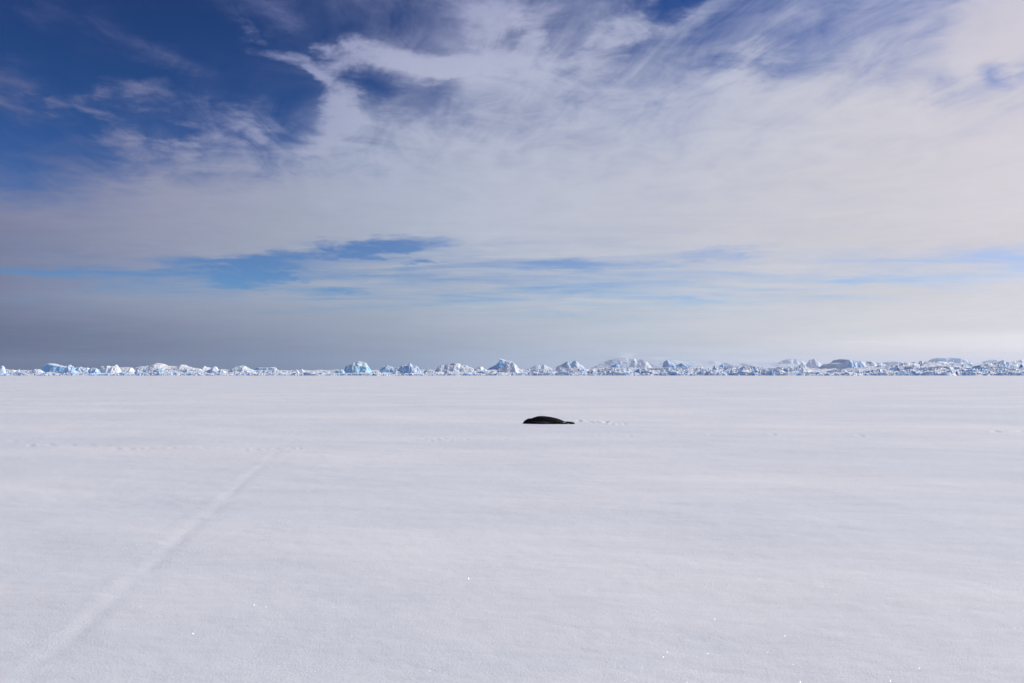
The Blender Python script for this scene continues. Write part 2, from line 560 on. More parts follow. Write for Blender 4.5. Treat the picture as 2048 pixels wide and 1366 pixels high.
inv = np.linspace(1 / 4.6, 1 / 640.0, 660)
dist = np.concatenate([[0.05, 1.0, 2.0, 3.0, 4.0], 1 / inv, [900, 1500, 3000, 6000, 10000, 14000]])
fine_ang = np.radians(np.linspace(-40, 40, 760))
ang = np.concatenate([fine_ang, np.radians(np.linspace(44, 316, 66))])
R_, A_ = np.meshgrid(dist, ang, indexing='ij')
gx, gy = R_ * np.sin(A_), R_ * np.cos(A_)
gz = snow_height(gx.ravel(), gy.ravel())
verts = np.stack([gx.ravel(), gy.ravel(), gz], -1)
fc = grid_faces(len(dist), len(ang), wrap=True)[:, ::-1]
snow = obj('snow_ground', mesh_from('snow_ground', verts, fc, True), M_SNOW)
tag(snow, 'flat wind packed snow plain reaching to the broken ice', kind='structure')

# ------------------------------------------------------------------ broken ice field beyond the plain
field_top = [(-200, 741), (0, 741), (250, 741), (430, 740), (520, 741), (620, 742), (760, 742), (860, 743), (1000, 742), (1100, 738), (1300, 737), (1450, 736), (1600, 736), (1640, 743), (1680, 741), (1800, 738), (1900, 737), (2048, 736), (2300, 736)]


def field(name, label, d0, d1, rows, cols_, tops, cell, amp, mat, seed, floor=0.15, wide=1.0, fill=0.62):
    d = np.geomspace(d0, d1, rows)
    pxs = np.linspace(-160, 2208, cols_)
    sx = np.array([ray(p, HZ)[0] for p in pxs])
    D, SX = np.meshgrid(d, sx, indexing='ij')
    X, Y = D * SX, D * np.ones_like(SX)
    Y = Y + 5 * fbm(X / 30, Y / 30, 2, seed + 5) * np.clip((D - d0) / 20, 0, 1) + 6 * perlin(X / 18, X * 0 + seed, seed)
    tx = np.array([t_[0] for t_ in tops]); ty = np.array([t_[1] for t_ in tops])
    top = np.interp(pxs, tx, ty)
    dm = (d0 + min(d1, d0 * 1.5)) / 2
    H = np.array([at(p, q, dm)[2] for p, q in zip(pxs, top)])[None, :]
    Xw = X / wide + 0.45 * cell * fbm(X / cell / 2.2, Y / cell / 1.4, 2, seed + 13)
    n = 0.62 * blocks(Xw / cell, Y / cell, seed, 0.7) + 0.28 * blocks(Xw / cell * 2.3 + 3, Y / cell * 2.3, seed + 1, 0.7) + 0.10 * blocks(Xw / cell * 5, Y / cell * 5, seed + 2)
    lowf = np.clip(fill + 0.5 * fbm(X / 32, Y / 24, 3, seed + 9), 0.0, 1.3)
    rise = np.clip((D - d0) / (0.05 * d0), 0, 1) ** 0.8
    Z = H * lowf * (0.35 + 0.5 * rise) + amp * n * H * (0.35 + 0.65 * lowf)
    Z = np.maximum(Z, floor * fbm(X / 3, Y / 3, 2, seed) - 0.05)
    Z[0, :] = -0.6
    Z[-1, :] = -1.0
    v = np.stack([X.ravel(), Y.ravel(), Z.ravel()], -1)
    o = obj(name, mesh_from(name, v, grid_faces(rows, cols_)), mat)
    return tag(o, label, 'ice', kind='stuff')


field('broken_sea_ice', 'jumbled broken sea ice along the edge of the snow plain', EDGE, 760.0, 150, 1900, field_top, 5.2, 0.52, M_MIX, 3, wide=1.5)
far_top = [(-200, 741), (500, 741), (1000, 741), (1150, 738), (1400, 736), (1620, 738), (1680, 739), (1790, 731), (1850, 728), (1900, 729), (1960, 729), (2048, 727), (2300, 726)]
field('packed_ice_ridge', 'distant terraces of packed ice behind the broken ice', 900.0, 1900.0, 110, 1300, far_top, 15.0, 0.24, M_BLUE, 23, wide=3.2, fill=0.95)  # bluer material, so the ridge's blue shade sits in its colour


# ------------------------------------------------------------------ single bergs and blocks
def profile_fn(pts, d):
    w = [at(x, y, d) for x, y in pts]
    return np.array([p[0] for p in w]), np.array([p[2] for p in w])


def berg(name, label, cat, pts, d, mat, group=None, thick=0.8, cell=None, rough=0.21, sharp=0.55, crest=0.0, style='dome', wobble=0.25, seed=1, smooth=False):
    """a lump of ice whose skyline follows pts (photograph pixels) at distance d"""
    xs, zs = profile_fn(pts, d)
    W, H = xs[-1] - xs[0], max(zs.max(), 0.5)
    T = max(thick * max(W * 0.5, H * 0.6), 1.0)
    ppm = F / d
    nx = int(np.clip(W * ppm * 1.1, 18, 150)); ny = int(np.clip(T * 2 * ppm * 0.8, 16, 70))
    cell = cell or max(H * 0.27, W * 0.055)
    s = np.linspace(0, 1, nx); t = np.linspace(-1, 1, ny)
    Sg, Tg = np.meshgrid(s, t, indexing='ij')
    X = xs[0] + Sg * W
    U, V = X - xs[0] + seed * 7.7, Tg * T + seed * 3.1
    # narrower footprint towards the ends
    plan = 0.45 + 0.55 * np.sqrt(np.clip(1 - (2 * Sg - 1) ** 2, 0, 1))
    plan = plan * (1 + wobble * fbm(U / (W * 0.25 + 1e-3), V * 0, 2, seed))
    bl = 0.6 * blocks(U / cell, V / cell, seed) + 0.3 * blocks(U / cell * 2.4, V / cell * 2.4, seed + 3) + 0.12 * blocks(U / cell * 5.1, V / cell * 5.1, seed + 4)
    cr = crest + 0.35 * fbm(U / (W * 0.3), V * 0 + seed, 2, seed + 2)
    tt = Tg - cr
    side = np.where(tt < 0, -tt / (1 + cr), tt / (1 - cr))
    P = np.interp(X, xs, zs)
    sd = np.clip(side, 0, 1)
    if style == 'dome':
        fall = np.clip(1 - sd ** 1.6, 0, 1) ** sharp
    elif style == 'tent':                       # ridge with straight flanks and ribs
        rib = 0.22 * ridged(U / (W * 0.11), V * 0 + sd * 0.6 + seed, 3, seed + 8)
        fall = np.clip(1 - sd * (1.0 + rib * sd), 0, 1)
    else:                                       # cliff: near-level top and a steep wall
        rib = 0.10 * ridged(U / (W * 0.16), V * 0 + seed, 3, seed + 8)
        fall = np.clip((1 - sd + rib) * 2.6, 0, 1) * (0.9 + 0.1 * (1 - sd))
    Z = P * fall
    body = np.clip(fall * 1.5, 0, 1)
    Z = Z + rough * H * bl * body * np.clip(1.35 - fall * 0.9, 0.25, 1)
    Z = np.minimum(Z, P * 1.03 + 0.04 * H * bl)
    edge = (np.abs(Tg) > 0.999) | (Sg < 1e-6) | (Sg > 1 - 1e-6)
    Z = np.where(edge, -0.8, np.maximum(Z, -0.4))
    Yl = Tg * T * plan
    Xn = X - (xs[0] + W / 2)
    amp = 0.10 * cell
    Xl = Xn + amp * perlin(V / cell * 1.7, Z / cell * 1.7, seed + 6)
    Yl = Yl + 2.2 * amp * perlin(U / cell * 1.3, Z / cell * 1.5, seed + 7)
    # the berg stands square to the line of sight at its own place
    v = np.stack([Xl.ravel(), Yl.ravel(), Z.ravel()], -1)
    o = obj(name, mesh_from(name, v, grid_faces(nx, ny)[:, ::-1], smooth), mat)
    o.location = (xs[0] + W / 2, d + T * 0.9, 0)
    return tag(o, label, cat, group)


N_ = 560
BERGS = [
    # name, label, category, skyline, distance, material, options
    ('ice_block', 'small rounded ice block cut by the left edge of the photo', 'ice block', [(-10, 750), (-6, 734), (0, 731), (3, 733), (5, 750)], N_, 'W', {}),
    ('ice_slab', 'low flat pale slab between the left edge and the thin pinnacle', 'ice slab', [(3, 750), (6, 738), (15, 739), (25, 740), (28, 750)], N_ + 12, 'W', {}),
    ('ice_pinnacle', 'thin pale ice pinnacle left of the tall blue-faced slab', 'ice pinnacle', [(27, 750), (31, 743), (34, 736), (36, 742), (39, 750)], N_ + 4, 'M', dict(style='tent')),
    ('ice_block', 'low block with a blue shaded side just left of the tall blue-faced slab', 'ice block', [(56, 750), (59, 741), (65, 738), (75, 739), (84, 750)], N_, 'M', {}),
    ('ice_slab', 'tall tilted slab with a smooth blue face at far left', 'ice slab', [(77, 750), (81, 738), (83, 731), (86, 727), (97, 727), (104, 729), (112, 731), (125, 733), (128, 750)], N_ + 14, 'B', dict(style='cliff', sharp=.35, rough=.08)),
    ('ice_block', 'knobbly ice block with a bent top right of the tall blue-faced slab', 'ice block', [(122, 750), (126, 736), (132, 730), (136, 729), (142, 734), (146, 750)], N_ + 10, 'M', {}),
    ('ice_block', 'flat-topped lump behind the bare blue block at left', 'ice block', [(142, 750), (144, 735), (154, 734), (170, 736), (177, 750)], N_ + 26, 'M', {}),
    ('ice_block', 'bare blue ice block between flat-topped lump and knobbly white mound', 'ice block', [(171, 750), (174, 738), (180, 736), (190, 737), (197, 750)], N_ + 4, 'B', {}),
    ('ice_mound', 'knobbly white mound with a little turret on its right end', 'ice mound', [(192, 750), (196, 733), (206, 732), (216, 733), (220, 734), (223, 730), (228, 732), (232, 737), (235, 750)], N_ + 12, 'W', {}),
    ('ice_mound', 'smooth snow dome right of the mound with the turret', 'ice mound', [(230, 750), (234, 735), (245, 734), (258, 735), (266, 750)], N_ + 18, 'W', dict(rough=.08)),
    ('iceberg', 'broad snow-covered berg with a rounded peak in the left third', 'iceberg', [(250, 750), (258, 733), (270, 732), (284, 731), (292, 728), (297, 725.5), (303, 726), (312, 728), (318, 731), (333, 732), (348, 733), (356, 750)], 700, 'W', dict(rough=.07)),
    ('iceberg', 'white berg with a ragged top sloping away to a long snow ramp', 'iceberg', [(334, 750), (343, 733), (350, 731), (354, 728.5), (358, 729), (364, 732), (375, 735), (393, 738), (404, 750)], 690, 'W', dict(rough=.08)),
    ('snow_hump', 'gentle snow hump with one tiny horn behind rubble', 'snow hump', [(386, 750), (392, 737), (402, 735), (404, 732), (408, 734), (418, 736), (430, 750)], 700, 'W', dict(rough=.06)),
    ('ice_block', 'small dark-sided block in front of the broad snow-covered berg', 'ice block', [(265, 750.5), (269, 741), (273, 740), (279, 744), (283, 750.5)], N_ - 4, 'M', {}),
    ('ice_block', 'blue wedge leaning below the rounded snow peak', 'ice block', [(298, 750.5), (304, 741), (311, 737), (317, 737), (321, 741), (325, 750.5)], N_ - 2, 'B', {}),
    ('ice_block', 'squat bluish block below the gap between the two snowy bergs', 'ice block', [(329, 750.5), (333, 744), (340, 742), (346, 745), (349, 750.5)], N_ - 4, 'M', {}),
    ('ice_block', 'pointed blue wedge in front of the berg with the snow ramp', 'ice block', [(353, 750.5), (361, 743), (370, 738), (375, 741), (380, 750.5)], N_ - 2, 'C', dict(style='tent')),
    ('ice_mound', 'lumpy white mound left of the turquoise dome', 'ice mound', [(401, 750.5), (406, 742), (416, 739), (421, 734), (426, 733), (430, 737), (438, 742), (441, 750.5)], N_ + 6, 'M', {}),
    ('ice_block', 'rounded bluish block at the foot of the turquoise dome', 'ice block', [(430, 750.5), (434, 741), (440, 738), (446, 741), (452, 750.5)], N_, 'M', {}),
    ('iceberg', 'low domed berg with a turquoise top band', 'iceberg', [(444, 750.5), (452, 741), (460, 735), (468, 732), (477, 730.5), (484, 732), (490, 736), (500, 740), (508, 750.5)], N_ + 30, 'C', dict(sharp=.6, rough=.09)),
    ('tabular_berg', 'distant flat-topped blue berg right of the turquoise dome', 'iceberg', [(504, 748), (506, 737), (512, 735), (530, 735), (540, 734), (546, 736), (550, 748)], 1500, 'B', dict(style='cliff', rough=.04, sharp=.3)),
    ('ice_block', 'white pyramid block beside the distant flat-topped blue berg', 'ice block', [(536, 750.5), (541, 741), (546, 733.5), (551, 738), (560, 743), (566, 750.5)], N_ + 10, 'W', dict(style='tent')),
    ('ice_block', 'little white peak, first of two near the middle of the low rubble', 'ice block', [(576, 750.5), (583, 742), (590, 738), (594, 741), (598, 750.5)], N_ + 8, 'M', {}),
    ('ice_block', 'little white peak, second of two, at the start of the snow ramp', 'ice block', [(595, 750.5), (599, 742), (603, 737), (607, 741), (613, 750.5)], N_ + 8, 'W', {}),
    ('snow_ramp', 'long smooth snow ramp rising towards the big turquoise berg', 'snow ramp', [(600, 750), (612, 743), (630, 742), (650, 741), (670, 739.5), (686, 738), (696, 750)], 640, 'W', dict(rough=.03)),
    ('ice_block', 'turquoise block with snow cap at the foot of the big berg', 'ice block', [(663, 751), (666, 744), (670, 741), (680, 739), (686, 742), (690, 751)], N_ - 4, 'C', {}),
    ('iceberg', 'big craggy berg with turquoise base and white right shoulder', 'iceberg', [(680, 751), (685, 739), (688, 732), (694, 730), (698, 731), (702, 726), (708, 726), (712, 722), (717, 723), (722, 725), (728, 726), (732, 732), (737, 740), (742, 751)], N_ + 6, 'C', dict(sharp=.5, rough=.15)),
    ('ice_block', 'low snowy block right of the big craggy berg', 'ice block', [(738, 751), (742, 744), (750, 742), (758, 744), (764, 751)], N_ - 2, 'W', {}),
    ('iceberg', 'blue berg with jagged white rim left of the white craggy block', 'iceberg', [(753, 750.5), (758, 739), (764, 733), (772, 731), (778, 733), (786, 737), (796, 734), (802, 731), (808, 733), (815, 750.5)], N_ + 20, 'B', {}),
    ('iceberg', 'white craggy block with spiky crown in front of the blue jagged berg', 'iceberg', [(798, 751), (803, 736), (808, 729), (812, 733), (816, 726), (819, 725.5), (823, 731), (830, 731), (835, 735), (839, 743), (844, 751)], N_ + 6, 'M', dict(rough=.2)),
    ('ice_slab', 'small tilted blue slab with a white upper edge', 'ice slab', [(844, 750.5), (848, 741), (853, 738.5), (860, 739), (870, 744), (873, 750.5)], N_ + 4, 'B', {}),
    ('iceberg', 'long berg with a ragged row of blocks along its top', 'iceberg', [(862, 750.5), (868, 739), (873, 732), (880, 730), (886, 731), (894, 727), (902, 727), (908, 725.5), (915, 726), (919, 730), (926, 730), (931, 731), (936, 734), (941, 735), (947, 738), (956, 733), (961, 732), (967, 737), (976, 742), (982, 750.5)], N_ + 34, 'M', dict(sharp=.75, rough=.13, cell=3.4)),
    ('ice_block', 'bright blue boulder in front of the long ragged berg', 'ice block', [(886, 751), (889, 744), (893, 740.5), (898, 741), (902, 751)], N_ - 6, 'C', {}),
    ('ice_block', 'small dark-faced block below the right end of the long ragged berg', 'ice block', [(958, 751), (963, 746), (968, 744), (976, 745), (982, 751)], N_ - 6, 'M', {}),
    ('iceberg', 'tall shark-fin berg with a smooth blue shaded face', 'iceberg', [(970, 748), (976, 737), (984, 733), (992, 729), (998, 723), (999.5, 716), (1003, 717), (1010, 720), (1014, 721), (1022, 721), (1028, 725), (1034, 731), (1042, 748)], 1050, 'B', dict(style='cliff', rough=.05, sharp=.42, crest=.2)),
    ('ice_mound', 'white tumbled mound in front of the shark-fin berg', 'ice mound', [(990, 751), (996, 737), (1003, 733), (1008, 735), (1014, 728), (1020, 729), (1025, 725), (1029, 726), (1034, 735), (1044, 741), (1052, 751)], N_ + 14, 'W', dict(rough=.2, cell=2.6)),
    ('iceberg', 'twin-peaked grey-blue berg standing behind a low ice bench', 'iceberg', [(1104, 747), (1108, 739), (1117, 732), (1128, 727), (1135, 723), (1140, 722.5), (1141, 727), (1145, 727), (1150, 722), (1154, 720.5), (1158, 723), (1161, 727), (1168, 731), (1176, 738), (1184, 747)], 2600, 'F', dict(style='tent', rough=.06, sharp=.6, crest=.15)),
    ('ice_bench', 'long low lumpy ice bench in front of the twin-peaked berg', 'ice bench', [(1106, 750.5), (1111, 739), (1118, 736.5), (1132, 737), (1148, 736), (1160, 737), (1168, 741), (1176, 750.5)], N_ + 30, 'M', dict(style='cliff', rough=.16, cell=2.2, sharp=.5)),
    ('iceberg', 'dusky blue cone berg under the cloud-capped mountain', 'iceberg', [(1212, 747), (1218, 736), (1226, 731), (1234, 728), (1237, 727), (1242, 731), (1248, 736), (1254, 747)], 2300, 'F', dict(style='tent', rough=.07)),
    ('ice_slab', 'flat snow-topped slab left of the blue tent-shaped block', 'ice slab', [(1200, 750.5), (1205, 740), (1212, 739), (1226, 739), (1230, 750.5)], N_ + 12, 'W', dict(style='cliff', rough=.05)),
    ('ice_block', 'blue tent-shaped block below the cone berg', 'ice block', [(1221, 751), (1226, 745), (1234, 740), (1240, 739), (1246, 744), (1250, 751)], N_, 'B', dict(style='tent', rough=.06)),
    ('ice_pinnacle', 'pointed white ice peak right of the blue tent-shaped block', 'ice pinnacle', [(1250, 751), (1255, 746), (1259, 742), (1263, 746), (1272, 751)], N_ - 4, 'W', dict(style='tent')),
    ('ice_block', 'dark blue block low at the foot of the rock buttress mountain', 'ice block', [(1267, 751), (1272, 741), (1280, 737), (1288, 741), (1292, 744), (1297, 751)], N_, 'B', {}),
    ('iceberg', 'dark blue berg with a white diagonal rib and pointed left peak', 'iceberg', [(1324, 747), (1330, 734), (1333, 723), (1337, 720), (1340, 718.5), (1344, 722), (1350, 724), (1356, 728), (1362, 729), (1369, 725.5), (1378, 728), (1388, 731), (1396, 747)], 1900, 'F', dict(style='tent', rough=.08, sharp=.5, crest=.1)),
    ('ice_bench', 'long ice bench with a turquoise patch beneath the ribbed berg', 'ice bench', [(1296, 750), (1302, 737), (1316, 736), (1340, 735), (1360, 736), (1374, 734), (1388, 733.5), (1398, 736), (1410, 750)], N_ + 50, 'C', dict(style='cliff', rough=.12, cell=3.0)),
    ('ice_pinnacle', 'thin dark spike standing up from the rubble right of the bench', 'ice pinnacle', [(1424, 750), (1428, 738), (1431, 730), (1433, 731), (1436, 739), (1441, 750)], N_ + 40, 'B', {}),
    ('ice_block', 'white fin-like block leaning below the dark spike', 'ice block', [(1416, 751), (1421, 743), (1427, 740), (1433, 741), (1440, 742), (1450, 746), (1456, 751)], N_, 'W', dict(rough=.24)),
    ('iceberg', 'pale little pyramid berg far behind the rubble', 'iceberg', [(1434, 747), (1442, 732), (1448, 725.5), (1453, 729), (1462, 733), (1470, 747)], 3600, 'F', dict(style='tent')),
    ('ice_mound', 'dark blue jumbled mound with round top right of the pale pyramid', 'ice mound', [(1478, 750.5), (1486, 737), (1493, 732), (1502, 733), (1510, 732), (1517, 736), (1524, 742), (1530, 750.5)], N_ + 34, 'B', dict(rough=.2)),
    ('ice_block', 'squared blue block in front of the jumbled dark mound', 'ice block', [(1470, 751), (1474, 742), (1482, 739), (1488, 741), (1494, 751)], N_, 'B', {}),
    ('ice_mound', 'long blue rubble heap with white arch left of the snowy gap', 'ice mound', [(1530, 750.5), (1536, 738), (1548, 739), (1557, 736), (1564, 737), (1573, 734), (1580, 737), (1592, 739), (1606, 738), (1618, 741), (1628, 750.5)], N_ + 18, 'M', dict(rough=.2, cell=2.8)),
    ('iceberg', 'big flat-backed berg with a shaded blue cliff at right', 'iceberg', [(1655, 747), (1662, 738), (1671, 732), (1680, 727), (1690, 725), (1697, 722), (1701, 718), (1704, 717), (1709, 719), (1725, 720), (1750, 721.5), (1766, 723), (1778, 726), (1788, 731), (1798, 747)], 3200, 'F', dict(style='cliff', wobble=.12, rough=.03, sharp=.35, crest=.2)),
    ('ice_mound', 'pale lumpy mound at the foot of the flat-backed berg', 'ice mound', [(1656, 750.5), (1664, 742), (1676, 739), (1690, 738), (1698, 742), (1706, 750.5)], N_ + 24, 'M', {}),
    ('ice_block', 'blue pyramid with a thin white spike on its right', 'ice block', [(1730, 751), (1735, 744), (1742, 740), (1747, 742), (1750, 738), (1752, 744), (1757, 751)], N_, 'C', dict(style='tent')),
    ('ice_block', 'rounded turquoise block right of the spiked blue pyramid', 'ice block', [(1762, 751), (1766, 745), (1774, 740.5), (1780, 744), (1787, 751)], N_ - 2, 'C', {}),
    ('ice_mound', 'shaded blue heap where the right-hand ice ridge begins', 'ice mound', [(1786, 751), (1792, 738), (1800, 735), (1810, 737), (1820, 739), (1832, 733), (1842, 736), (1856, 751)], N_ + 24, 'B', dict(rough=.2)),
    ('iceberg', 'wide deep-blue wall of ice below the far dome on the right', 'iceberg', [(1862, 751), (1876, 738), (1890, 733), (1904, 732), (1922, 733), (1940, 734), (1952, 737), (1962, 751)], N_ + 60, 'B', dict(style='cliff', rough=.1, sharp=.4)),
    ('ice_block', 'blue boulder in front of the wide deep-blue wall', 'ice block', [(1936, 751), (1940, 742), (1947, 738), (1953, 739), (1957, 751)], N_ - 2, 'B', {}),
    ('ice_mound', 'blue heap with snow ledges near the right edge', 'ice mound', [(1960, 751), (1968, 736), (1976, 730), (1986, 733), (2000, 735), (2016, 733), (2034, 734), (2060, 751)], N_ + 70, 'B', dict(rough=.14)),
]
MATS = dict(W=M_WHITE, M=M_MIX, B=M_BLUE, C=M_CYAN, F=M_FAR)
for q, (nm, lb, ct, pts, d, mt, op) in enumerate(BERGS):
    berg(nm, lb, ct, pts, float(d), MATS[mt], seed=q + 1, **op)

# far mountains
MOUNTAINS = [
    ('mountain', 'faint pale double peak just right of the shark-fin berg', [(1050, 745), (1064, 734), (1074, 729.5), (1078, 729), (1083, 732), (1089, 728), (1096, 732), (1104, 736), (1118, 745)], 9500),
    ('mountain', 'pale mountain slope rising to a cloud-capped summit', [(1170, 745), (1186, 737), (1200, 730), (1216, 723), (1230, 718), (1244, 716), (1256, 715), (1266, 716), (1276, 718), (1292, 722), (1306, 730), (1326, 745)], 10000),
    ('rock_buttress', 'blue-grey buttress with a small horn under the cloud', [(1256, 745), (1264, 727), (1268, 720), (1272, 716), (1276, 718), (1290, 719), (1298, 723), (1306, 732), (1318, 745)], 8200),
    ('mountain', 'long faint plateau of mountains beneath the cloud band', [(1296, 745), (1310, 726), (1324, 722), (1350, 720), (1380, 718), (1400, 720), (1425, 721), (1450, 722), (1465, 719), (1478, 721), (1488, 731), (1496, 723), (1515, 722), (1524, 730), (1536, 724), (1560, 724), (1600, 723), (1640, 722), (1680, 724), (1720, 726), (1740, 745)], 11500),
    ('mountain', 'thin grey crest drifting above the plateau cloud', [(1560, 745), (1568, 722), (1580, 718), (1594, 717), (1608, 719), (1620, 722), (1630, 745)], 12300),
    ('mountain', 'small pale horn left of the jagged snow peak', [(1590, 745), (1598, 735), (1606, 728), (1611, 724), (1616, 731), (1622, 735), (1630, 745)], 7600),
    ('mountain', 'jagged snowy peak left of the big flat-backed berg', [(1606, 745), (1618, 733), (1624, 727), (1629, 719), (1634, 718), (1638, 716), (1643, 720), (1652, 727), (1662, 733), (1680, 745)], 8000),
    ('island', 'low pale island right of the big flat-backed berg', [(1770, 745), (1782, 724), (1796, 722), (1804, 723), (1812, 725), (1824, 726), (1836, 745)], 11000),
    ('island', 'far pale dome-shaped island with flat top', [(1868, 745), (1878, 726), (1886, 718), (1892, 715), (1906, 714.5), (1924, 714.5), (1936, 717), (1948, 723), (1960, 745)], 9000),
    ('island', 'small far pale hump near the right edge', [(1972, 745), (1980, 722), (1990, 719), (1999, 718.5), (2006, 723), (2016, 745)], 9800),
]
for q, (nm, lb, pts, d) in enumerate(MOUNTAINS):
    op = dict(rough=.06, style='tent', thick=.8, seed=90 + q, smooth=False)
    if nm == 'island':
        op.update(rough=.02, style='cliff', wobble=.05)
    o = berg(nm, lb, nm.replace('_', ' '), pts, float(d), M_MOUNT if nm != 'island' else M_FAR, **op)
    o['kind'] = 'structure'

# ------------------------------------------------------------------ loose ice rubble on the broken ice
rng = np.random.default_rng(11)
cube = np.array([(x, y, z) for x in (-1, 1) for y in (-1, 1) for z in (-1, 1)], float)
cf = np.array([(0, 1, 3, 2), (4, 6, 7, 5), (0, 4, 5, 1), (2, 3, 7, 6), (0, 2, 6, 4), (1, 5, 7, 3)])
V, Fc = [], []
n_rub = 5200
for i in range(n_rub):
    pxx = rng.uniform(-150, 2200)
    dd = EDGE - 2 + abs(rng.normal(0, 1)) ** 1.3 * 32
    sz = 0.28 + rng.gamma(1.6, 0.34)
    sz = min(sz, 2.2)
    wt_ = np.interp(pxx, [0, 600, 1100, 1400, 2048], [0.85, 0.8, 0.9, 1.0, 1.05])
    s_ = sz * wt_ * rng.uniform(0.55, 1.25, 3) * np.array([1.1, 1.0, 0.75])
    c = cube * (1 + rng.uniform(-0.38, 0.25, (8, 3))) * s_ * 0.6
    a, b, g_ = rng.uniform(0, 6.28), rng.normal(0, 0.45), rng.normal(0, 0.45)
    Rz = np.array([[math.cos(a), -math.sin(a), 0], [math.sin(a), math.cos(a), 0], [0, 0, 1]])
    Rx = np.array([[1, 0, 0], [0, math.cos(b), -math.sin(b)], [0, math.sin(b), math.cos(b)]])
    Ry = np.array([[math.cos(g_), 0, math.sin(g_)], [0, 1, 0], [-math.sin(g_), 0, math.cos(g_)]])
    c = c @ (Rz @ Rx @ Ry).T
    lift = 0.2 * sz + max(0, dd - EDGE) * 0.03 * rng.uniform(0, 1)
    V.append(c + np.array([ray(pxx, HZ)[0] * dd, dd, lift]))
    Fc.append(cf + i * 8)
rub = obj('ice_rubble', mesh_from('ice_rubble', np.concatenate(V), np.concatenate(Fc)), M_MIX)
tag(rub, 'small loose ice rubble strewn along the edge of the snow plain', 'ice rubble', kind='stuff')

# glinting crystals lying on the near snow
n_cr = 9000
cx_, cy_ = np.array([ground_at(a_, b_) for a_, b_ in zip(rng.uniform(-60, 2110, n_cr), 900 + 480 * rng.uniform(0, 1, n_cr) ** 0.7)]).T
size = 0.0006 + 0.0008 * rng.uniform(0, 1, n_cr) + 0.00006 * cy_
cz_ = snow_height(cx_, cy_) + size * 0.7
V, Fc = [], []
for i in range(n_cr):
    s_ = float(size[i])
    n_ = Vector((rng.normal(0, .95), rng.normal(0, .95), 1.0)).normalized()
    e1 = n_.orthogonal().normalized(); e2 = n_.cross(e1)
    c0 = Vector((cx_[i], cy_[i], cz_[i]))
    V.append([c0 + e1 * s_, c0 + e2 * s_, c0 - e1 * s_, c0 - e2 * s_])
    Fc.append([i * 4, i * 4 + 1, i * 4 + 2, i * 4 + 3])
m_cr, t_cr, b_cr = new_mat('ice_crystal')
b_cr.inputs['Base Color'].default_value = (0.92, 0.93, 0.95, 1)
b_cr.inputs['Roughness'].default_value = 0.32
b_cr.inputs['Metallic'].default_value = 1.0
cr = obj('snow_crystals', mesh_from('snow_crystals', np.array(V), np.array(Fc)), m_cr)
tag(cr, 'tiny glinting ice crystals scattered over the near snow', 'snow crystals', kind='stuff')


